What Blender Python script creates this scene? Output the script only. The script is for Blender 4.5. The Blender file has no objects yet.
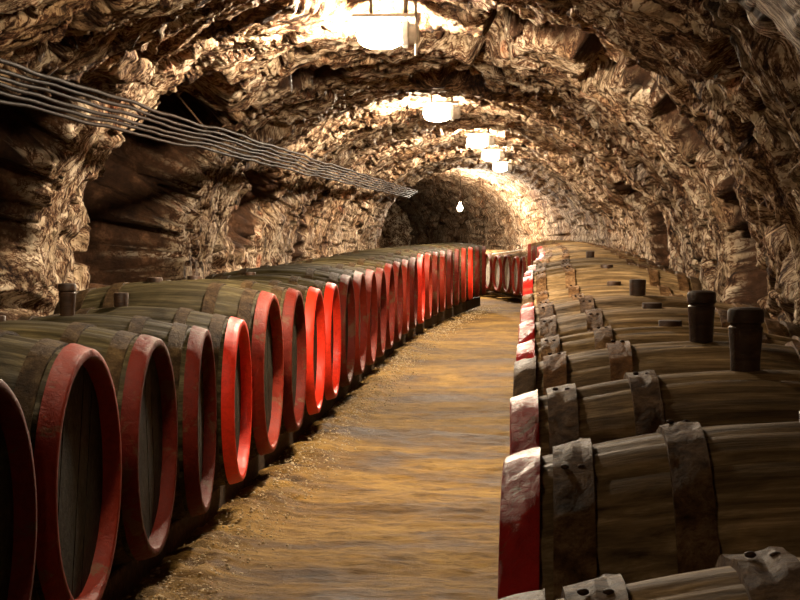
import bpy, bmesh, math, random
import numpy as np
from mathutils import Vector, Matrix
PI = math.pi
sc = bpy.context.scene
COL = sc.collection
EYE = 1.45

# ------------------------------------------------------------ numpy noise
_r = np.random.RandomState(7)
_P = _r.permutation(256); _P = np.concatenate([_P, _P, _P])
_ang = _r.rand(256) * 2 * PI
_GX, _GY = np.cos(_ang), np.sin(_ang)

def pn(x, y, seed=0):
    """2D gradient noise, about -1..1"""
    x = x + seed * 17.37; y = y + seed * 9.71
    xi = np.floor(x).astype(int); yi = np.floor(y).astype(int)
    xf = x - xi; yf = y - yi
    def g(ix, iy, dx, dy):
        h = _P[_P[ix & 255] + (iy & 255)]
        return _GX[h] * dx + _GY[h] * dy
    u = xf ** 3 * (xf * (xf * 6 - 15) + 10); v = yf ** 3 * (yf * (yf * 6 - 15) + 10)
    a = g(xi, yi, xf, yf); b = g(xi + 1, yi, xf - 1, yf)
    c = g(xi, yi + 1, xf, yf - 1); d = g(xi + 1, yi + 1, xf - 1, yf - 1)
    return 1.5 * ((a + u * (b - a)) * (1 - v) + (c + u * (d - c)) * v)

def fbm(x, y, seed=0, octv=4, gain=.5):
    t = 0; a = 1
    for k in range(octv):
        t = t + a * pn(x * 2 ** k, y * 2 ** k, seed + k * 3); a *= gain
    return t

def ridged(x, y, seed=0, octv=4, gain=.55):
    t = 0; a = 1; w = 0
    for k in range(octv):
        t = t + a * (1 - np.abs(pn(x * 2 ** k, y * 2 ** k, seed + k * 5)) * 1.6); w += a; a *= gain
    return t / w

def cells(x, y, seed=0):
    """stepped block noise: every cell of a jittered grid has one height"""
    xi = np.floor(x).astype(int); yi = np.floor(y).astype(int)
    best = np.full(x.shape, 9.); val = np.zeros(x.shape)
    for dx in (-1, 0, 1):
        for dy in (-1, 0, 1):
            cx = xi + dx; cy = yi + dy
            h = _P[_P[(cx + seed) & 255] + (cy & 255)]; h2 = _P[h + 31]
            px = cx + h / 256.; py = cy + h2 / 256.
            dd = np.hypot(x - px, y - py)
            m = dd < best
            best = np.where(m, dd, best); val = np.where(m, _P[h2 + 11] / 256., val)
    return val

def sm(a, b, x):
    t = np.clip((x - a) / (b - a), 0, 1); return t * t * (3 - 2 * t)

# ------------------------------------------------------------ mesh helpers
def link(name, me, mats, parent=None):
    o = bpy.data.objects.new(name, me); COL.objects.link(o)
    for m in (mats if isinstance(mats, (list, tuple)) else [mats]):
        me.materials.append(m)
    if parent: o.parent = parent
    return o

def mesh_np(name, co, faces, smooth=True):
    me = bpy.data.meshes.new(name)
    co = np.asarray(co, dtype=np.float32); faces = np.asarray(faces, dtype=np.int32)
    me.vertices.add(len(co)); me.vertices.foreach_set('co', co.ravel())
    n = faces.shape[1]
    me.loops.add(faces.size); me.loops.foreach_set('vertex_index', faces.ravel())
    me.polygons.add(len(faces))
    me.polygons.foreach_set('loop_start', np.arange(0, faces.size, n, dtype=np.int32))
    me.polygons.foreach_set('use_smooth', np.full(len(faces), smooth))
    me.update(calc_edges=True); me.validate()
    return me

def grid_faces(nu, nv, wrap_v=False, flip=False):
    u = np.arange(nu - 1)[:, None]; v = np.arange(nv if wrap_v else nv - 1)[None, :]
    v2 = (v + 1) % nv
    a = (u * nv + v).ravel(); b = ((u + 1) * nv + v).ravel()
    c = ((u + 1) * nv + v2).ravel(); d = (u * nv + v2).ravel()
    return np.stack([a, d, c, b] if flip else [a, b, c, d], 1)

def revolve_x(name, prof, nseg, dr=None, closed=False, cap0=False, cap1=False, smooth=True, angle=None, matidx=None):
    """prof: list of (x, r); dr(ix, phi array) -> radius offset"""
    phi = np.arange(nseg) * 2 * PI / nseg
    rows = []
    for i, (x, r) in enumerate(prof):
        rr = r + (dr(i, phi) if dr else 0 * phi)
        rows.append(np.stack([np.full(nseg, x), rr * np.sin(phi), rr * np.cos(phi)], 1))
    co = np.concatenate(rows); n = len(prof)
    f = grid_faces(n, nseg, wrap_v=True)
    if closed:
        a = np.arange(nseg); b = (a + 1) % nseg
        f = np.concatenate([f, np.stack([(n - 1) * nseg + a, a, b, (n - 1) * nseg + b], 1)])
    bm = bmesh.new()
    vs = [bm.verts.new(c) for c in co.tolist()]
    for q in f.tolist():
        try: bm.faces.new([vs[k] for k in q])
        except ValueError: pass
    if cap0: bm.faces.new(vs[:nseg])
    if cap1: bm.faces.new(vs[-nseg:])
    bmesh.ops.recalc_face_normals(bm, faces=bm.faces)
    for fc in bm.faces: fc.smooth = smooth
    me = bpy.data.meshes.new(name); bm.to_mesh(me); bm.free()
    if angle is not None: me.set_sharp_from_angle(angle=math.radians(angle))
    return me

def tube(name, pts, r, seg=8, rn=None):
    pts = [Vector(p) for p in pts]; co = []; n = len(pts)
    for i, p in enumerate(pts):
        t = (pts[min(i + 1, n - 1)] - pts[max(i - 1, 0)]).normalized()
        up = Vector((0, 0, 1)) if abs(t.z) < .9 else Vector((1, 0, 0))
        a = t.cross(up).normalized(); b = t.cross(a)
        rr = r if rn is None else r * rn(i)
        for k in range(seg):
            w = 2 * PI * k / seg
            co.append(p + (a * math.cos(w) + b * math.sin(w)) * rr)
    bm = bmesh.new(); vs = [bm.verts.new(c) for c in co]
    for i in range(n - 1):
        for k in range(seg):
            k2 = (k + 1) % seg
            bm.faces.new([vs[i * seg + k], vs[i * seg + k2], vs[(i + 1) * seg + k2], vs[(i + 1) * seg + k]])
    bm.faces.new(vs[:seg]); bm.faces.new(vs[-seg:])
    bmesh.ops.recalc_face_normals(bm, faces=bm.faces)
    for f in bm.faces: f.smooth = True
    me = bpy.data.meshes.new(name); bm.to_mesh(me); bm.free()
    return me

def tag(o, label, cat, group=None, kind=None):
    if label: o['label'] = label
    if cat: o['category'] = cat
    if group: o['group'] = group
    if kind: o['kind'] = kind
    return o

def empty(name, loc=(0, 0, 0), rz=0):
    o = bpy.data.objects.new(name, None); COL.objects.link(o)
    o.location = loc; o.rotation_euler = (0, 0, rz); o.empty_display_size = .1
    return o

# ------------------------------------------------------------ materials
def new_mat(name):
    m = bpy.data.materials.new(name); m.use_nodes = True
    nt = m.node_tree; b = nt.nodes['Principled BSDF']
    return m, nt, b
def N(nt, t, **kw):
    n = nt.nodes.new(t)
    for k, v in kw.items():
        if k in n.inputs: n.inputs[k].default_value = v
        else: setattr(n, k, v)
    return n
def L(nt, a, b): nt.links.new(a, b)
def mapping(nt, scale, coord='Object', rand=0):
    tc = N(nt, 'ShaderNodeTexCoord'); mp = N(nt, 'ShaderNodeMapping'); mp.inputs['Scale'].default_value = scale
    src = tc.outputs[coord]
    if rand:
        oi = N(nt, 'ShaderNodeObjectInfo'); ml = N(nt, 'ShaderNodeMath', operation='MULTIPLY'); ml.inputs[1].default_value = rand
        L(nt, oi.outputs['Random'], ml.inputs[0]); ad = N(nt, 'ShaderNodeVectorMath', operation='ADD')
        L(nt, src, ad.inputs[0]); L(nt, ml.outputs[0], ad.inputs[1]); src = ad.outputs[0]
    L(nt, src, mp.inputs['Vector']); return mp.outputs['Vector']
def noise(nt, vec, scale, detail=6, rough=.6, dist=0, typ='FBM'):
    n = N(nt, 'ShaderNodeTexNoise'); n.noise_type = typ
    n.inputs['Scale'].default_value = scale; n.inputs['Detail'].default_value = detail
    n.inputs['Roughness'].default_value = rough; n.inputs['Distortion'].default_value = dist
    L(nt, vec, n.inputs['Vector']); return n.outputs['Fac']
def ramp(nt, fac, stops):
    r = N(nt, 'ShaderNodeValToRGB'); e = r.color_ramp.elements
    while len(e) < len(stops): e.new(.5)
    for i, (p, c) in enumerate(stops):
        e[i].position = p; e[i].color = (c, c, c, 1) if isinstance(c, (int, float)) else (*c, 1)
    L(nt, fac, r.inputs['Fac']); return r.outputs['Color']
def mix(nt, fac, a, b, mode='MIX'):
    m = N(nt, 'ShaderNodeMix', data_type='RGBA', blend_type=mode)
    for s, v in ((0, fac), (6, a), (7, b)):
        if isinstance(v, (int, float)): m.inputs[s].default_value = v
        elif isinstance(v, tuple): m.inputs[s].default_value = (*v, 1)
        else: L(nt, v, m.inputs[s])
    return m.outputs[2]
def bump(nt, bsdf, h, strength, dist, prev=None):
    b = N(nt, 'ShaderNodeBump'); b.inputs['Strength'].default_value = strength; b.inputs['Distance'].default_value = dist
    L(nt, h, b.inputs['Height'])
    if prev is not None: L(nt, prev, b.inputs['Normal'])
    L(nt, b.outputs[0], bsdf.inputs['Normal']); return b.outputs[0]

def rock_mat():
    m, nt, b = new_mat('tunnel_rock')
    v = mapping(nt, (1, 1, 1)); vs = mapping(nt, (.36, 1.7, .36))
    big = noise(nt, v, 1.3, 5, .6, .6)
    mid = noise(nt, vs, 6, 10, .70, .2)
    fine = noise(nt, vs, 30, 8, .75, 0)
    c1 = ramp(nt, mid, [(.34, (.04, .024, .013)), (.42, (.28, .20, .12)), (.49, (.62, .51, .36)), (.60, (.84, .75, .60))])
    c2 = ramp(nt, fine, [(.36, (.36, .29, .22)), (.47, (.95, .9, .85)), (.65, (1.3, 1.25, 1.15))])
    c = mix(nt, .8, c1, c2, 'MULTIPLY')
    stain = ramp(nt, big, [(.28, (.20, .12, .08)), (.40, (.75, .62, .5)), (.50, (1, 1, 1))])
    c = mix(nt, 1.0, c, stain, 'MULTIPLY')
    red = ramp(nt, noise(nt, v, 3.1, 4, .6, .3), [(.62, 0), (.74, .8)])
    c = mix(nt, red, c, mix(nt, 1.0, c, (1.25, .62, .42), 'MULTIPLY'))
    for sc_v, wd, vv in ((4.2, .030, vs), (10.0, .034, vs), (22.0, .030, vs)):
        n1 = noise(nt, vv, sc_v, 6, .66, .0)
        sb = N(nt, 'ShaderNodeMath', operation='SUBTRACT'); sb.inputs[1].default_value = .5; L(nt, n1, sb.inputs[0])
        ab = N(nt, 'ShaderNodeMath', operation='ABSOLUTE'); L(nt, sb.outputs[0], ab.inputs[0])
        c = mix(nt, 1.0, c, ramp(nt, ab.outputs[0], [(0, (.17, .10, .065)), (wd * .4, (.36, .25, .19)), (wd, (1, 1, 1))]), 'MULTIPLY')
    at = N(nt, 'ShaderNodeAttribute', attribute_name='earth_shade')
    earth_shade = ramp(nt, noise(nt, v, 5, 7, .7), [(.35, (.022, .010, .005)), (.55, (.075, .034, .015)), (.68, (.20, .10, .05)), (.76, (.42, .28, .17))])
    c = mix(nt, at.outputs['Fac'], c, earth_shade)  # reddish earth tone, kept dark to paint shade into the recesses
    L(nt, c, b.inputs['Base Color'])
    b.inputs['Roughness'].default_value = .72
    b.inputs['Specular IOR Level'].default_value = .2
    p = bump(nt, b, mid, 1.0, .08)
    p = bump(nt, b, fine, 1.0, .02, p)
    return m

def floor_mat():
    m, nt, b = new_mat('trodden_earth')
    v = mapping(nt, (.6, 1.5, 1))
    a = noise(nt, v, 1.1, 8, .65, .8); f = noise(nt, v, 12, 9, .75, .3); g = noise(nt, v, 60, 3, .6)
    c = ramp(nt, a, [(.34, (.05, .024, .006)), (.44, (.13, .070, .017)), (.53, (.235, .138, .036)), (.66, (.37, .235, .075))])
    c = mix(nt, .85, c, ramp(nt, f, [(.36, (.36, .32, .28)), (.5, (1, 1, 1)), (.64, (1.35, 1.3, 1.1))]), 'MULTIPLY')
    L(nt, c, b.inputs['Base Color'])
    L(nt, ramp(nt, a, [(.35, .6), (.65, .85)]), b.inputs['Roughness'])
    b.inputs['Specular IOR Level'].default_value = .10
    p = bump(nt, b, f, 1., .04); bump(nt, b, g, .5, .006, p)
    return m

def gravel_mat():
    m, nt, b = new_mat('pale_gravel')
    v = mapping(nt, (1, 1, 1))
    L(nt, ramp(nt, noise(nt, v, 14, 3, .6), [(.3, (.20, .13, .06)), (.5, (.45, .34, .19)), (.7, (.65, .54, .36))]), b.inputs['Base Color'])
    b.inputs['Roughness'].default_value = .9
    return m

def wood_mat(name, dark, midc, pale, rough=.6, spec=.35):
    m, nt, b = new_mat(name)
    v = mapping(nt, (1, 1, 1), rand=13.7); vg = mapping(nt, (.45, 7, 7), rand=31.1)
    gr = noise(nt, vg, 5, 8, .65, .4); pt = noise(nt, v, 3.2, 6, .65, .8); fi = noise(nt, vg, 22, 4, .6)
    c = ramp(nt, gr, [(.30, dark), (.52, midc), (.72, pale)])
    c = mix(nt, .8, c, ramp(nt, pt, [(.30, (.35, .33, .3)), (.5, (.95, .95, .95)), (.68, (1.45, 1.42, 1.35))]), 'MULTIPLY')
    oi = N(nt, 'ShaderNodeObjectInfo')
    c = mix(nt, .5, c, ramp(nt, oi.outputs['Random'], [(0, (.75, .75, .75)), (1, (1.25, 1.2, 1.15))]), 'MULTIPLY')
    L(nt, c, b.inputs['Base Color'])
    L(nt, ramp(nt, pt, [(.3, rough - .15), (.7, rough + .2)]), b.inputs['Roughness'])
    b.inputs['Specular IOR Level'].default_value = spec
    p = bump(nt, b, gr, .7, .006); p = bump(nt, b, fi, .5, .002, p); bump(nt, b, pt, .4, .008, p)
    return m

def rust_mat(name, base, spot, pale, rough=.6, metal=.25, bs=1.0):
    m, nt, b = new_mat(name)
    v = mapping(nt, (1, 1, 1), rand=9.3)
    a = noise(nt, v, 15, 8, .72, .4); f = noise(nt, v, 60, 6, .75, .2)
    c = ramp(nt, a, [(.32, base), (.5, spot), (.70, pale)])
    c = mix(nt, .7, c, ramp(nt, f, [(.35, (.45, .42, .4)), (.55, (1, 1, 1)), (.7, (1.3, 1.2, 1.1))]), 'MULTIPLY')
    L(nt, c, b.inputs['Base Color']); b.inputs['Metallic'].default_value = metal
    b.inputs['Roughness'].default_value = rough; b.inputs['Specular IOR Level'].default_value = .04
    p = bump(nt, b, a, bs, .016); bump(nt, b, f, 1.0, .006, p)
    return m

def paint_mat(name, col, worn, wear, rough=.32, bmp=.5, spec=.5):
    m, nt, b = new_mat(name)
    v = mapping(nt, (1, 1, 1), rand=7.7)
    a = noise(nt, v, 7, 8, .7, .6); f = noise(nt, v, 30, 6, .7, .8)
    fac = ramp(nt, a, [(wear - .03, 1), (wear + .03, 0)])
    base = mix(nt, .6, col, ramp(nt, f, [(.3, (.55, .5, .5)), (.6, (1.15, 1.1, 1.1))]), 'MULTIPLY')
    L(nt, mix(nt, fac, base, worn), b.inputs['Base Color'])
    L(nt, ramp(nt, f, [(.3, rough - .08), (.7, rough + .2)]), b.inputs['Roughness'])
    b.inputs['Specular IOR Level'].default_value = spec
    p = bump(nt, b, f, bmp, .008); bump(nt, b, a, bmp, .01, p)
    return m

def plain(name, col, rough=.5, metal=0, bmp=0, sc_=20):
    m, nt, b = new_mat(name)
    v = mapping(nt, (1, 1, 1), rand=3.3); n = noise(nt, v, sc_, 5, .6)
    L(nt, mix(nt, 1.0, col, ramp(nt, n, [(.3, .7), (.7, 1.2)]), 'MULTIPLY'), b.inputs['Base Color'])
    b.inputs['Roughness'].default_value = rough; b.inputs['Metallic'].default_value = metal; b.inputs['Specular IOR Level'].default_value = .012
    if bmp: bump(nt, b, n, bmp, .004)
    return m

def glow(name, col, strength):
    m, nt, b = new_mat(name)
    nt.nodes.remove(b); e = N(nt, 'ShaderNodeEmission'); e.inputs['Color'].default_value = (*col, 1); e.inputs['Strength'].default_value = strength
    L(nt, e.outputs[0], nt.nodes['Material Output'].inputs['Surface']); return m

M = dict(
    rock=rock_mat(), floor=floor_mat(), gravel=gravel_mat(),
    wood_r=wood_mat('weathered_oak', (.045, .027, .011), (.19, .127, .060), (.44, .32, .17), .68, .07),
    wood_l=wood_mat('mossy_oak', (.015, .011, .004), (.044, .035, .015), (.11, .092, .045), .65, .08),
    pale_head=wood_mat('pale_grey_head', (.16, .15, .13), (.34, .32, .28), (.50, .48, .43), .7, .15),
    head=wood_mat('barrel_head_oak', (.009, .008, .005), (.022, .020, .012), (.05, .045, .03), .65, .15),
    hoop_r=rust_mat('rusted_hoop', (.028, .013, .005), (.13, .068, .028), (.32, .20, .10), .62, 0),
    hoop_l=rust_mat('dark_hoop', (.014, .008, .004), (.042, .025, .011), (.10, .068, .032), .6, .0, .35),
    orange=rust_mat('orange_rust_hoop', (.05, .02, .008), (.14, .065, .02), (.24, .12, .045), .65, .1),
    ox=paint_mat('oxblood_paint', (.095, .010, .005), (.07, .03, .015), .40, .5, .5, .08),
    ox2=paint_mat('dull_red_paint', (.090, .010, .005), (.085, .036, .018), .43, .5, .55, .08),
    brick=paint_mat('brick_red_paint', (.19, .020, .009), (.14, .06, .03), .40, .48, .5, .1),
    scarlet=paint_mat('scarlet_paint', (.62, .028, .010), (.4, .04, .02), .25, .42, .15, .2),
    flake=paint_mat('flaking_red_paint', (.38, .014, .010), (.22, .065, .035), .42, .40, 1.0, .15),
    bare=rust_mat('bare_brown_rim', (.035, .02, .01), (.10, .06, .03), (.18, .12, .065), .55, .1),
    bung=wood_mat('dark_bung_wood', (.018, .009, .005), (.045, .022, .011), (.085, .045, .022), .5, .4),
    beam=wood_mat('dark_timber', (.02, .013, .008), (.05, .033, .02), (.10, .07, .045), .8, .2),
    cable=plain('cable_sheath', (.016, .010, .007), .6, 0, .3, 30),
    steel=plain('galvanised_steel', (.35, .33, .30), .4, .8, .2),
    enamel=plain('white_enamel', (.7, .68, .62), .35),
    rivet=plain('rusted_iron', (.05, .028, .016), .6, .5, .4, 60),
    rail=plain('pale_pipe_paint', (.62, .60, .55), .45),
    glass=glow('lit_lamp_glass', (1.0, .80, .58), 1450.),
    glass_fill=glow('fill_lamp_glass', (1.0, .78, .54), 55.),  # weak glow of the added fill lamp out of view
    glass_dim=glow('dimmer_lamp_glass', (1.0, .80, .56), 300.),
    bulb=glow('lit_bulb_glass', (1.0, .82, .62), 5500.),
)

# ------------------------------------------------------------ tunnel path
def bend(y):
    """sideways shift of the tunnel axis: straight, then a bend to the left"""
    return -.25 * .8 * np.log1p(np.exp(np.clip((y - 33.3) / .8, -30, 30)))
def bend_s(y): return float(bend(np.array(float(y))))
def dip(y): return -.10 * sm(27., 33., y)      # the floor falls a little at the far end

CX, A, CZ, B = -.80, 2.10, EYE - .35, 1.64
SB = CZ                    # height of the straight wall below the spring line
arc_n = 4000
_t = np.linspace(0, PI, arc_n)
_ex = -A * np.cos(_t); _ez = B * np.sin(_t)
_sl = np.concatenate([[0], np.cumsum(np.hypot(np.diff(_ex), np.diff(_ez)))])
ARC = _sl[-1]; TOTAL = ARC + 2 * SB
def section(s):
    """s -> x, z of the cross section and its outward normal"""
    t = np.interp(np.clip(s - SB, 0, ARC), _sl, _t)
    x = -A * np.cos(t); z = B * np.sin(t)
    nx = x / A ** 2; nz = z / B ** 2; n = np.hypot(nx, nz); nx /= n; nz /= n
    zz = CZ + z
    zz = np.where(s < SB, s * 1.1 - .11, np.where(s > SB + ARC, (TOTAL - s) * 1.1 - .11, zz))
    return CX + x, zz, nx, nz
def s_of_angle(deg): return SB + float(np.interp(math.radians(deg), _t, _sl))

LAMPS = [(-.84, .6), (-1.15, 5.9), (-.836, 9.8), (-.88, 16.6), (-.66, 22.2), (-.60, 26.8), (-.54, 32.0)]  # first entry is an unseen lamp added to fill the near barrels
LAMP_H = 1.10

EARTH_SHADE = {}
def relief(s, y):
    """how far the rock is cut outwards (positive) at s along the section and y down the tunnel"""
    wx = s + .16 * pn(s * 1.1, y * .9, 40); wy = y + .20 * pn(s * .9, y * .8, 41)
    d = .08 * fbm(wx / 1.5, wy / 1.3, 1, 3)
    # broken ledges that run round the vault
    d += .045 * (cells(wx / 1.7, wy / .6, 5) - .5)
    d += .05 * (cells(wx / 1.0, wy / .32, 9) - .5)
    d += .02 * (cells(wx / .45, wy / .16, 21) - .5)
    d -= .10 * (ridged(wx / 1.6, wy / .30, 11, 5, .6) - .55)
    d += .16 * sm(.84, .98, 1 - np.abs(pn(wx / 1.3, wy / .42, 34)) * 2) + .10 * sm(.82, .97, 1 - np.abs(pn(wx / .5, wy / .20, 37)) * 2) - .04
    d -= .055 * (ridged(wx / .65, wy / .14, 16, 4, .6) - .5)
    d -= .028 * (ridged(wx / .34, wy / .065, 23, 3, .6) - .5)
    # pits
    d += .22 * sm(.50, .75, pn(wx / .7, wy / .9, 30)) + .16 * sm(.45, .7, pn(wx / .33, wy / .5, 31))
    edge = .12 * pn(s * 2.2, y * 1.5, 50) + .05 * pn(s * 7, y * 5, 51)
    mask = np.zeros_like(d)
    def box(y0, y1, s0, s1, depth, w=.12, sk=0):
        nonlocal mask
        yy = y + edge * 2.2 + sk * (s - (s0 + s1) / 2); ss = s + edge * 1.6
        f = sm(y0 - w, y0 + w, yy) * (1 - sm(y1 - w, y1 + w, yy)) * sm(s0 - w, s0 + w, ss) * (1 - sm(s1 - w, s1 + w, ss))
        if depth > .3: mask = np.maximum(mask, sm(.01, .10, f))  # deep cuts get the earth colour that also stands in for shade
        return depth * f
    low = .9
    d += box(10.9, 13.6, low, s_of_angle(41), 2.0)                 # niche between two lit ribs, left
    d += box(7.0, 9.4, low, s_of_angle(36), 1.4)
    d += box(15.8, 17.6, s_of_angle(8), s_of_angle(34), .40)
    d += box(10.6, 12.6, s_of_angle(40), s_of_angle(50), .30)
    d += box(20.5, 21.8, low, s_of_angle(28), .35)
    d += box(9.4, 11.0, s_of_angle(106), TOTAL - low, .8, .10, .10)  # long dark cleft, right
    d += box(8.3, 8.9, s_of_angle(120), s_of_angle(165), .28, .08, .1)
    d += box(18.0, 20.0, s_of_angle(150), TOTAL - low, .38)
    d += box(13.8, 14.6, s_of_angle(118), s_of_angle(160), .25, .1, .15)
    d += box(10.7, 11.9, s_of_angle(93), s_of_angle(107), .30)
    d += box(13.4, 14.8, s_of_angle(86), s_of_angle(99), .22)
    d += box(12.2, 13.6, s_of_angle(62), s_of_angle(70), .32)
    d += .17 * sm(12., 15., y) * (1 - sm(32., 34., y)) * sm(s_of_angle(150), s_of_angle(165), s)
    # keep rock off the barrels
    lim = .0
    side = np.minimum(s, TOTAL - s)
    d = np.where(side < 1.5, np.maximum(d, -.10 + .0 * d), d)
    d = np.maximum(d, -.22)
    EARTH_SHADE['m'] = mask
    # shallow cut round each lamp
    for lx, ly in LAMPS:
        sc0 = s_of_angle(math.degrees(math.acos(max(-1, min(1, -(lx - CX) / A)))))
        q = np.exp(-(((s - sc0) / .30) ** 2 + ((y - ly) / .35) ** 2) ** 2)
        d = d * (1 - q) + .03 * q
    far = sm(5.0, 7.0, y)
    return d * (.35 + .65 * far)

def shell(name, s0, s1, ns, ys):
    s = np.linspace(s0, s1, ns)
    S, Y = np.meshgrid(s, ys, indexing='ij')
    d = relief(S, Y)
    x, z, nx, nz = section(S)
    X = x + nx * d + bend(Y); Z = z + nz * d
    # faces shift a little along the tunnel too, so ledges overhang
    YY = Y + .05 * pn(S / .22, Y / .2, 60) * sm(5, 7, Y)
    Z = np.maximum(Z, -.15)
    co = np.stack([X, YY, Z], -1).reshape(-1, 3)
    me = mesh_np(name, co, grid_faces(ns, len(ys), flip=True))
    at = me.attributes.new('earth_shade', 'FLOAT', 'POINT'); at.data.foreach_set('value', EARTH_SHADE['m'].astype(np.float32).ravel())
    o = link(name, me, M['rock']); o['kind'] = 'structure'
    return o

yk = [6.2]
while yk[-1] < 53.5: yk.append(yk[-1] + max(.010, .018 * (yk[-1] / 10) ** 2))
ys = np.concatenate([np.arange(-2.5, 6.2, .12), np.array(yk)])
S1, S2 = s_of_angle(40), s_of_angle(140)
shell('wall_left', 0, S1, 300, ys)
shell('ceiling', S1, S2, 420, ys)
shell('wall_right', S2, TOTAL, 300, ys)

# end walls of the cellar
def end_wall(name, y):
    u = np.linspace(-3.6, 3.6, 90); w = np.linspace(-.05, 3.4, 60)
    U, W = np.meshgrid(u, w, indexing='ij')
    co = np.stack([CX + bend_s(y) + U, y + .15 * fbm(U * 1.3, W * 1.3, 70, 4), W], -1).reshape(-1, 3)
    o = link(name, mesh_np(name, co, grid_faces(90, 60)), M['rock']); o['kind'] = 'structure'
end_wall('wall_back', 53.3); end_wall('wall_front', -2.3)

# floor
fy = [4.6]
while fy[-1] < 53.5: fy.append(fy[-1] + .014 * (fy[-1] / 7) ** 1.6)
fy = np.concatenate([np.arange(-2.5, 4.6, .15), np.array(fy)])
fx = np.linspace(-3.4, 2.0, 260)
FX, FY = np.meshgrid(fx, fy, indexing='ij')
fz = .022 * fbm(FX * .8, FY * 1.3, 80, 4) + .009 * pn(FX * 3, FY * 9, 84) + .006 * fbm(FX * 9, FY * 11, 85, 3)
bank = np.exp(-((FX + 1.42) / .17) ** 2)
fz = fz + bank * (.035 + .03 * fbm(FX * 6, FY * 6, 90, 3)) - .02
fz = fz + dip(FY)
fz = np.where((FX < -1.7) | (FX > .1), np.minimum(fz, -.002 + dip(FY)), fz)
o = link('floor', mesh_np('floor', np.stack([FX + bend(FY), FY, fz], -1).reshape(-1, 3), grid_faces(260, len(fy))), M['floor'])
o['kind'] = 'structure'

# ------------------------------------------------------------ rows
def left_head_x(y): return -1.42 + (.0033 * max(0., y - 17) ** 2) + 0.0
def right_head_x(y): return -.045 + bend_s(y) + float(.17 * sm(11.5, 22., y) * (1 - sm(29., 33.3, y)))
HL = .575; RB = .508; RH = .421
def rad(x):  # x from the middle
    return RB - (RB - RH) * (x / HL) ** 2

# beams (low timber runners the barrels lie on)
BX = .36
def beam(row, y0, y1, off, top, label, group):
    n = max(2, int((y1 - y0) / .5) + 1); pts = []
    for i in range(n):
        y = y0 + (y1 - y0) * i / (n - 1)
        if row == 'L': cx = left_head_x(y) - HL
        else: cx = right_head_x(y) + HL * (1 if y0 < 32.7 else .89)
        pts.append((cx + off, y))
    w = .055; bm = bmesh.new(); rows = []
    for (x, y) in pts:
        rows.append([bm.verts.new(c) for c in ((x - w, y, -.02), (x + w, y, -.02), (x + w, y, top), (x - w, y, top))])
    for a, b in zip(rows, rows[1:]):
        for k in range(4): bm.faces.new([a[k], a[(k + 1) % 4], b[(k + 1) % 4], b[k]])
    bm.faces.new(rows[0]); bm.faces.new(rows[-1])
    bmesh.ops.recalc_face_normals(bm, faces=bm.faces)
    bmesh.ops.bevel(bm, geom=[e for e in bm.edges if len(e.link_faces) == 2 and e.calc_face_angle(0) > 1.2], offset=.008, segments=1, affect='EDGES')
    me = bpy.data.meshes.new('support_beam'); bm.to_mesh(me); bm.free()
    tag(link('support_beam', me, M['beam']), label, 'beam', group)
BTR = .089 + (RB - rad(.30)); BT = .099 + (RB - rad(.30))    # beam top under a full-size barrel
TOP_R_FAR = BT + .06; TOP_L_FAR = BT + .03
for off in (-BX, BX):
    side = 'aisle' if off > 0 else 'wall'
    for y0, y1 in ((4.0, 9.3), (9.32, 15.0), (15.02, 18.9)):
        beam('L', y0, y1, off, BT, 'dark timber runner on the floor under the left row, %s side' % side, 'timber runners under the left row')
    for y0, y1 in [(18.95 + 2.06 * k, 18.95 + 2.06 * (k + 1) - .02) for k in range(6)]:
        beam('L', y0, y1, off, TOP_L_FAR, 'raised dark timber runner under the far left row, %s side' % side, 'raised timber runners under the far left row')
    side = 'wall' if off > 0 else 'aisle'
    for y0, y1 in ((1.25, 5.5), (5.52, 10.65)):
        beam('R', y0, y1, off, BTR, 'dark timber runner on the floor under the near right row, %s side' % side, 'timber runners under the near right row')
    for y0, y1 in [(10.7 + 2.2 * k, 10.7 + 2.2 * (k + 1) - .02) for k in range(10)]:
        beam('R', y0, y1, off, TOP_R_FAR, 'raised dark timber runner under the far right row, %s side' % side, 'raised timber runners under the far right row')

for off in (-BX, BX):
    beam('R', 32.8, 43.4, off * .88, .018, 'low dark timber runner under the barrels where the right row bends', 'low timber runners at the bend')
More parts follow.
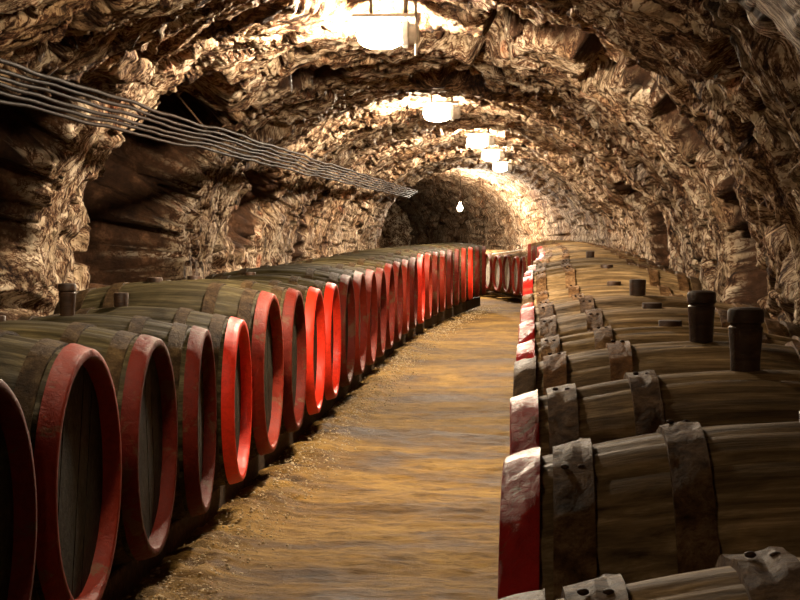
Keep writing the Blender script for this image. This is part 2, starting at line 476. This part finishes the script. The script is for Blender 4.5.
# ------------------------------------------------------------ barrel meshes (axis = local x, middle at 0; +x end is the front head)
NST = 26; SEG = NST * 6
def staves_mesh(seed):
    rr = np.random.RandomState(seed)
    h = rr.uniform(-.0035, .0035, NST)
    phi = np.arange(SEG); grp = (phi // 6) % NST; loc = phi % 6
    groove = np.where(loc == 0, -.007, np.where((loc == 1) | (loc == 5), -.0005, 0.0015))
    prof = [(x, rad(x) - .006) for x in np.linspace(-HL + .004, HL - .004, 33)]
    def dr(i, ph):
        x = prof[i][0]
        return groove + h[grp] + .003 * pn(ph * 9, np.full_like(ph, x * 3.0), seed)
    return revolve_x('staves', prof, SEG, dr)
def head_mesh(front=True):
    s = 1 if front else -1
    # round head of seven boards with grooves between them, set back inside the chime
    bm = bmesh.new(); R = RH - .030; xb = s * (HL - .058); nb = 7
    edges = np.linspace(-R, R, nb + 1)
    for k in range(nb):
        a, b = edges[k] + .002, edges[k + 1] - .002
        ysamp = np.linspace(a, b, 5); top = []; bot = []
        for y in ysamp:
            z = math.sqrt(max(0, R * R - y * y)); top.append((y, z)); bot.append((y, -z))
        ring = top + bot[::-1]
        f = [bm.verts.new((xb + s * .001 * ((k * 7) % 3), y, z)) for y, z in ring]
        g = [bm.verts.new((xb - s * .02, y, z)) for y, z in ring]
        try:
            bm.faces.new(f); bm.faces.new(g)
            for i in range(len(f)): bm.faces.new([f[i], f[(i + 1) % len(f)], g[(i + 1) % len(f)], g[i]])
        except ValueError: pass
    # backing disc so no light passes
    n = 48; v = [bm.verts.new((xb - s * .012, R * 1.01 * math.cos(2 * PI * i / n), R * 1.01 * math.sin(2 * PI * i / n))) for i in range(n)]
    bm.faces.new(v)
    bmesh.ops.remove_doubles(bm, verts=bm.verts, dist=1e-5)
    bmesh.ops.recalc_face_normals(bm, faces=bm.faces)
    me = bpy.data.meshes.new('head'); bm.to_mesh(me); bm.free(); return me
def rim_mesh(seed, rough, front=True):
    s = 1 if front else -1
    x0 = HL; e = .010
    pr = [(x0 - .064, rad(x0 - .064) - .008), (x0 - .064, rad(x0 - .064) + e), (x0 - .055, rad(x0 - .055) + e), (x0 - .03, rad(x0 - .03) + e),
          (x0 - .004, RH + e), (x0, RH + e - .004), (x0 + .001, RH - .010), (x0, RH - .018), (x0 - .003, RH - .022), (x0 - .03, RH - .026), (x0 - .064, RH - .032), (x0 - .064, RH - .024)]
    pr = [(s * x, r) for x, r in pr]
    def dr(i, ph):
        k = .0 if i == 0 else 1.
        return k * rough * (fbm(ph * 5, np.full_like(ph, i * .6), seed, 3) )
    return revolve_x('rim', pr, 112, dr, closed=True, angle=50)
def hoop_mesh(x0, x1, seed, rough, e=.006):
    xs = np.linspace(x0, x1, 5)
    pr = [(xs[0], rad(xs[0]) - .006)] + [(x, rad(x) + e) for x in xs] + [(xs[-1], rad(xs[-1]) - .006)]
    def dr(i, ph):
        return 0 * ph if i in (0, len(pr) - 1) else rough * fbm(ph * 6, np.full_like(ph, i * .7), seed, 4)
    return revolve_x('hoop', pr, 112, dr, closed=True, angle=50)
def rivet_mesh(x, ph):
    bm = bmesh.new()
    for dx in (-.014, .014):
        r = rad(x) + .009
        mt = Matrix.Translation((x + dx, r * math.sin(ph), r * math.cos(ph))) @ Matrix.Rotation(-ph, 4, 'X') @ Matrix.Diagonal((1, 1, .55, 1))
        bmesh.ops.create_uvsphere(bm, u_segments=10, v_segments=6, radius=.007, matrix=mt)
    for f in bm.faces: f.smooth = True
    me = bpy.data.meshes.new('rivet'); bm.to_mesh(me); bm.free(); return me
def lathe_z(name, prof, seg=28):
    bm = bmesh.new(); rows = []
    for r, z in prof: rows.append([bm.verts.new((r * math.cos(2 * PI * k / seg), r * math.sin(2 * PI * k / seg), z)) for k in range(seg)])
    for a, b in zip(rows, rows[1:]):
        for k in range(seg): bm.faces.new([a[k], a[(k + 1) % seg], b[(k + 1) % seg], b[k]])
    bm.faces.new(rows[0]); bm.faces.new(rows[-1]); bmesh.ops.recalc_face_normals(bm, faces=bm.faces)
    for f in bm.faces: f.smooth = True
    me = bpy.data.meshes.new(name); bm.to_mesh(me); bm.free(); me.set_sharp_from_angle(angle=math.radians(35)); return me
def bung_mesh(h):
    if h > .1: pr = [(.034, -.03), (.035, .03), (.040, h - .048), (.040, h - .042), (.036, h - .038), (.036, h - .034), (.0425, h - .030), (.043, h - .008), (.040, h), (.030, h + .004), (.01, h + .005)]
    elif h > .05: pr = [(.036, -.03), (.040, h - .006), (.038, h), (.01, h + .003)]
    else: pr = [(.040, -.03), (.042, h - .004), (.040, h), (.01, h + .002)]
    return lathe_z('bung', pr)

H = dict(
    stave=[staves_mesh(s) for s in (1, 2, 3)], head_f=head_mesh(True), head_b=head_mesh(False),
    rim_s=[rim_mesh(11, .0022), rim_mesh(12, .0022)], rim_r=[rim_mesh(13, .006), rim_mesh(14, .007)], rim_b=rim_mesh(15, .003, False),
    tall=bung_mesh(.145), mid=bung_mesh(.075), low=bung_mesh(.022))
HP = [(.086, .152), (.275, .338)]
H['hoop_s'] = [hoop_mesh(HL - b, HL - a, 20 + i, .0010, .004) for i, (a, b) in enumerate(HP)] + [hoop_mesh(-HL + a, -HL + b, 24 + i, .0010, .004) for i, (a, b) in enumerate(HP)]
H['hoop_r'] = [hoop_mesh(HL - b, HL - a, 30 + i, .006) for i, (a, b) in enumerate(HP)] + [hoop_mesh(-HL + a, -HL + b, 34 + i, .006) for i, (a, b) in enumerate(HP)]
H['rivets'] = [rivet_mesh(HL - .119, .18), rivet_mesh(HL - .306, .12)]
_used = {}
def child(name, me, mat, root):
    """share mesh data; the paint or wood sits on the object slot"""
    o = bpy.data.objects.new(name, me); COL.objects.link(o); o.parent = root
    if not me.materials: me.materials.append(mat)
    o.material_slots[0].link = 'OBJECT'; o.material_slots[0].material = mat
    return o

def barrel(row, idx, y, scale, rim, bung, label, group, yaw=0, top=BT, hoops=None, rough=False, dx=0, roll=0.0, pale=False):
    rnd = random.Random(idx * 7 + (500 if row == 'R' else 0))
    cxl = (left_head_x(y) - HL * scale) if row == 'L' else (right_head_x(y) + HL * scale)
    rz = (0 if row == 'L' else PI) + yaw
    r = empty('wine_barrel', (cxl + dx, y, top - (RB - rad(.30 / scale)) * scale + .013), rz)
    r.scale = (scale,) * 3
    tag(r, label, 'barrel', group)
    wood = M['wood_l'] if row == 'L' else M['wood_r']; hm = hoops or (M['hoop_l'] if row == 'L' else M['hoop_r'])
    P = []
    k = idx % 3
    s = child('staves', H['stave'][k], wood, r); s.rotation_euler.x = rnd.uniform(0, 6.28); P.append(s)
    h = child('barrel_head', H['head_f'], M['pale_head'] if pale else M['head'], r); h.rotation_euler.x = rnd.uniform(-.35, .35); P.append(h)
    h = child('barrel_head', H['head_b'], M['head'], r); h.rotation_euler.x = rnd.uniform(-.35, .35); P.append(h)
    rr = H['rim_r'] if rough else H['rim_s']
    q = child('rim', rr[idx % 2], M[rim], r); q.rotation_euler.x = rnd.uniform(0, 6.28); P.append(q)
    q = child('rim', H['rim_b'], M['hoop_l'] if row == 'L' else M['bare'], r); P.append(q)
    hs = H['hoop_r'] if rough else H['hoop_s']
    for i in range(4):
        c = child('hoop', hs[i], hm, r)
        ang = rnd.uniform(-.25, .25) ; c.rotation_euler.x = rnd.uniform(0, 6.28); P.append(c)
        if rough and i < 2:
            v = child('rivet', H['rivets'][i], M['rivet'], c); v.rotation_euler.x = -c.rotation_euler.x + ang
    if bung:
        b = child('bung', H[bung], M['bung'], r); b.location.x = .025 if row == 'R' else -.08
        b.rotation_euler.x = roll
        P = P + [b]
    for o in P: o.location.z += RB
    if bung: b.location.z = RB + RB - .008
    return r

ORD = ['', 'first', 'second', 'third', 'fourth', 'fifth', 'sixth', 'seventh', 'eighth', 'ninth', 'tenth', 'eleventh', 'twelfth', 'thirteenth',
       'fourteenth', 'fifteenth', 'sixteenth', 'seventeenth', 'eighteenth', 'nineteenth']
TENS = {2: 'twent', 3: 'thirt', 4: 'fort'}
def ordn(n):
    if n < 20: return ORD[n]
    t, u = divmod(n, 10)
    return TENS[t] + 'ieth' if u == 0 else TENS[t] + 'y-' + ORD[u]

# left row: y, scale, rim paint, bung
LEFT = [(4.37, 1.0, 'ox', None), (5.40, 1.0, 'brick', None), (6.40, .965, 'ox2', 'low'), (7.37, .94, 'ox2', 'tall'), (8.33, .93, 'scarlet', 'mid'),
        (9.36, 1.02, 'brick', 'low'), (10.40, 1.0, 'ox2', 'low'), (11.42, .97, 'scarlet', None), (12.41, .97, 'scarlet', 'low')]
y = 13.42; rims = ['ox2', 'brick', 'brick', 'ox2', 'ox', 'ox2', 'brick', 'ox2', 'scarlet', 'brick', 'ox2', 'brick', 'ox', 'ox2', 'brick', 'scarlet', 'ox2', 'ox']
sc_l = [1.0, 1.0, .99, .98, 1.0, 1.0, .97, .98, 1.0, 1.0, 1.0, 1.0, 1.0, 1.0, 1.0, 1.0, 1.0, 1.0]
for rm, s_ in zip(rims, sc_l):
    LEFT.append((y, s_, rm, None)); y += 1.02
PAINT = dict(ox='dark oxblood rim', ox2='dull red rim', brick='brick-red rim', scarlet='bright scarlet rim', flake='flaking red rim', bare='bare brown rim')
yaws = [0, .005, .03, .085, .055, .02, .025, .02, .02]
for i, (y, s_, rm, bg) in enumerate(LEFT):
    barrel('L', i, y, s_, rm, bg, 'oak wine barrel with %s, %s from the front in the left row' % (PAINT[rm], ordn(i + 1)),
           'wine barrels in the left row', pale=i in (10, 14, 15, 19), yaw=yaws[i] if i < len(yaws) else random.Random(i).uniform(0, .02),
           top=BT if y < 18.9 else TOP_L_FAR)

RIGHT = [(1.86, .983, 'bare', None), (2.96, 1.0, 'flake', 'low'), (4.03, 1.0, 'flake', 'tall'), (5.06, 1.0, 'bare', 'tall'), (6.07, .985, 'flake', 'low'),
         (7.09, 1.0, 'flake', 'low'), (8.13, 1.01, 'flake', 'mid'), (9.15, .98, 'flake', None), (10.17, .99, 'bare', 'low'), (11.2, .995, 'flake', 'low')]
y = 12.24; k = 0; cyc = ['flake', 'bare', 'flake', 'bare', 'bare', 'flake', 'bare']
while y < 42.5:
    if 32.0 < y < 33.1: y = 33.2
    RIGHT.append((y, [1.0, .985, 1.0, .97, 1.0][k % 5] * (1 if y < 33 else .89), cyc[k % 7] if y < 30 else ('brick' if k % 2 else 'ox2'), 'mid' if k == 3 else None)); y += 1.04 if y < 33 else .93; k += 1
for i, (y, s_, rm, bg) in enumerate(RIGHT):
    tg = math.atan((bend_s(y + .3) - bend_s(y - .3)) / .6)
    desc = {'tall': 'tall dark bung', 'mid': 'short dark bung', 'low': 'flush bung', None: 'no bung showing'}[bg]
    if y > 30 : desc = ''
    lab = 'wine barrel with %s%s, %s from the front, right row' % (PAINT[rm], (' and ' + desc) if desc and bg else '', ordn(i + 1))
    barrel('R', i, y, s_, rm, bg, lab, 'wine barrels in the right row', pale=y > 32, yaw=-tg if y > 32 else random.Random(i).uniform(-.012, .012),
           top=BTR if y < 10.7 else TOP_R_FAR if y < 32.7 else .03, rough=True, hoops=M['orange'] if i in (3,) else None)

# ------------------------------------------------------------ gravel along the foot of the left row
rs = np.random.RandomState(5)
ico = bmesh.new(); bmesh.ops.create_icosphere(ico, subdivisions=1, radius=1.0)
iv = np.array([v.co[:] for v in ico.verts]); ifc = np.array([[v.index for v in f.verts] for f in ico.faces]); ico.free()
cos_, fcs = [], []; base = 0
for k in range(5200):
    y = 6.2 + 25 * rs.rand() ** 1.3
    x = left_head_x(y) + rs.normal(.06, .11)
    x = max(x, left_head_x(y) - .13)
    r = .0025 + .007 * rs.rand() ** 2 * (1 + .3 * (y > 15))
    sc3 = rs.uniform(.6, 1.3, 3) * r; sc3[2] *= .7
    v = iv * (1 + rs.uniform(-.2, .2, (len(iv), 1))) * sc3
    a = rs.rand() * 6.28; ca, sa = math.cos(a), math.sin(a)
    v = np.stack([v[:, 0] * ca - v[:, 1] * sa, v[:, 0] * sa + v[:, 1] * ca, v[:, 2]], 1)
    gz = .035 * math.exp(-((x + 1.42) / .17) ** 2) - .008
    cos_.append(v + np.array([x, y, gz + sc3[2] * .6])); fcs.append(ifc + base); base += len(iv)
o = link('gravel', mesh_np('gravel', np.concatenate(cos_), np.concatenate(fcs), False), M['gravel'])
tag(o, 'loose pale gravel strewn along the foot of the left barrel row', 'gravel', kind='stuff')

# ------------------------------------------------------------ cables on the upper left wall
def wall_pt(deg, y, inset):
    s = s_of_angle(deg); S = np.array([s]); Y = np.array([float(y)])
    x, z, nx, nz = section(S)
    return Vector((float(x[0] - nx[0] * inset) + bend_s(y), y, float(z[0] - nz[0] * inset)))
NC = 6; a0, a1 = 40.2, 46.8
pos = ['lowest', 'second from the bottom', 'third from the bottom', 'third from the top', 'second from the top', 'topmost']
for c in range(NC):
    pts = []; n = 300
    for i in range(n):
        y = 5.6 + (40 - 5.6) * (i / (n - 1)) ** 1.5
        dg = a0 + (a1 - a0) * c / (NC - 1) + .36 * float(pn(np.array(y * 1.1), np.array(c * 2.7))) + .25 * float(pn(np.array(y * 2.2), np.array(.5))) + .5 * float(pn(np.array(y * .55), np.array(3.1)))
        sag = .25 * abs(math.sin(PI * (y - 7.4) / 2.1))
        p = wall_pt(dg - sag, y, .24)
        pts.append(p)
    o = link('electric_cable', tube('electric_cable', pts, .0105, 8), M['cable'])
    tag(o, 'dark electric cable along the upper left wall, %s of the bundle' % pos[c], 'cable', 'cables along the upper left wall')
yb = 7.4; first = None; kk = 0
while yb < 38:
    pA = wall_pt(a0 - 1.3, yb, .208); pB = wall_pt(a1 + 1.3, yb, .208); pC = wall_pt((a0 + a1) / 2, yb, -.25)
    if first is None:
        root = empty('cable_bracket', (pA + pB) / 2)
        m1 = link('crossbar', tube('crossbar', [pA - root.location, pB - root.location], .007, 6), M['rivet'], root)
        m2 = link('arm', tube('arm', [Vector((0, 0, 0)), pC - root.location], .008, 6), M['rivet'], root)
        first = (m1, m2); r = root
    else:
        r = empty('cable_bracket', (pA + pB) / 2)
        for m in first:
            c = m.copy(); COL.objects.link(c); c.parent = r
    kk += 1
    tag(r, 'small steel bracket holding the wall cables, %s from the front' % ordn(kk), 'bracket', 'cable brackets on the left wall')
    yb += 2.1

# ------------------------------------------------------------ lamps
def glass_mesh():
    pr = [(-.158, .008), (-.154, .030), (-.142, .050), (-.118, .068), (-.08, .080), (-.02, .085), (.04, .080), (.08, .066), (.108, .045)]
    return revolve_x('glass', pr, 16, cap0=True, cap1=True)
def holder_mesh():
    pr = [(.10, .045), (.105, .078), (.135, .080), (.145, .060), (.19, .055), (.20, .040)]
    return revolve_x('holder', pr, 20, cap0=True, cap1=True, angle=30)
def rod(p, q, r): return tube('rod', [p, q], r, 8)
gm, hm = glass_mesh(), holder_mesh()
wheres = ['unseen fill light added above the near barrels', 'above the second barrel of the left row', 'largest in view, beside a hanging conduit', 'second of those in view',
          'third of those in view', 'fourth of those in view', 'farthest of the oblong ones']
def box_mesh(name, sx, sy, sz, z0):
    bm = bmesh.new(); bmesh.ops.create_cube(bm, size=1, matrix=Matrix.Translation((0, 0, z0)) @ Matrix.Diagonal((sx, sy, sz, 1)))
    bmesh.ops.bevel(bm, geom=bm.edges[:], offset=min(sx, sy, sz) * .2, segments=2, affect='EDGES')
    me = bpy.data.meshes.new(name); bm.to_mesh(me); bm.free(); return me
lm = {}
for i, (lx, ly) in enumerate(LAMPS):
    r = empty('ceiling_lamp', (lx, ly, EYE + LAMP_H))
    zc = float(CZ + B * math.sqrt(1 - ((lx - CX) / A) ** 2)) - EYE - LAMP_H
    if not lm:
        lm = dict(g=gm, h=hm, p=box_mesh('mounting_plate', .36, .20, .022, .098),
                  a=tube('arm', [(.12, 0, .06), (.12, 0, zc + .12)], .014, 8), b=tube('arm', [(-.08, 0, .06), (-.08, 0, zc + .12)], .010, 8))
        for k_, m_ in (('g', 'glass'), ('h', 'enamel'), ('p', 'steel'), ('a', 'steel'), ('b', 'steel')): lm[k_].materials.append(M[m_])
    for nm, k_ in (('glass', 'g'), ('lamp_holder', 'h'), ('reflector_plate', 'p'), ('arm', 'a'), ('arm', 'b')):
        o = bpy.data.objects.new(nm, lm[k_]); COL.objects.link(o); o.parent = r
        if nm == 'glass' and i in (0, 1, 6): o.material_slots[0].link = 'OBJECT'; o.material_slots[0].material = M['glass_fill' if i == 0 else 'glass_dim']
    tag(r, 'glowing oblong lamp on the tunnel crown, %s' % wheres[i], 'lamp', 'lamps along the tunnel crown')
# bare bulb hanging far down the tunnel
r = empty('hanging_bulb', (-1.54, 37.5, EYE + .40))
g = link('bulb', lathe_z('bulb', [(.008, -.075), (.035, -.068), (.055, -.035), (.058, 0), (.045, .035), (.022, .065), (.018, .08)], 16), M['bulb'], r)
link('socket', lathe_z('socket', [(.022, .08), (.026, .085), (.026, .13), (.012, .145)], 14), M['enamel'], r)
link('cord', tube('cord', [(0, 0, .14), (.01, 0, .5), (0, 0, 1.2)], .006, 6), M['cable'], r)
tag(r, 'bare glowing bulb hanging from a cord far down the tunnel', 'lamp')
# conduit dropping beside the first lamp
o = link('conduit', tube('conduit', [(-.655, 9.75, EYE + 1.45), (-.655, 9.75, EYE + 1.2), (-.652, 9.75, EYE + .975)], .008, 8), M['rail'])
tag(o, 'thin pale conduit hanging from the crown beside the largest lamp', 'conduit')
# pale pipe above the far right barrels
pts = []
for i in range(9):
    y = 33.2 + i * .4; pts.append((right_head_x(y) + .03, y, EYE - .46 - .14 * i / 8))
o = link('handrail', tube('handrail', pts, .014, 8), M['rail'])
posts = []
tag(o, 'thin pale pipe running over the farthest right barrels', 'pipe')

# ------------------------------------------------------------ world, camera, view
w = bpy.data.worlds.new('World'); sc.world = w; w.use_nodes = True
w.node_tree.nodes['Background'].inputs[0].default_value = (1, .8, .6, 1); w.node_tree.nodes['Background'].inputs[1].default_value = 0.0
F = 1700.
cam = bpy.data.cameras.new('camera'); co = bpy.data.objects.new('camera', cam); COL.objects.link(co)
cam.sensor_width = 36; cam.lens = F / 800 * 36; cam.clip_start = .05; cam.clip_end = 200
ph = math.atan(74 / F); ps = math.atan(130 / F * math.cos(ph))
co.location = (0, 0, EYE); co.rotation_euler = (PI / 2 - ph, 0, ps)
sc.camera = co
sc.view_settings.view_transform = 'Standard'; sc.view_settings.look = 'None'; sc.view_settings.gamma = 1
sc.view_settings.exposure = 0.0
sc.cycles.use_denoising = True
sc.cycles.denoising_prefilter = 'ACCURATE'
sc.cycles.use_light_tree = True
sc.cycles.max_bounces = 8; sc.cycles.diffuse_bounces = 5
sc.cycles.sample_clamp_indirect = 6
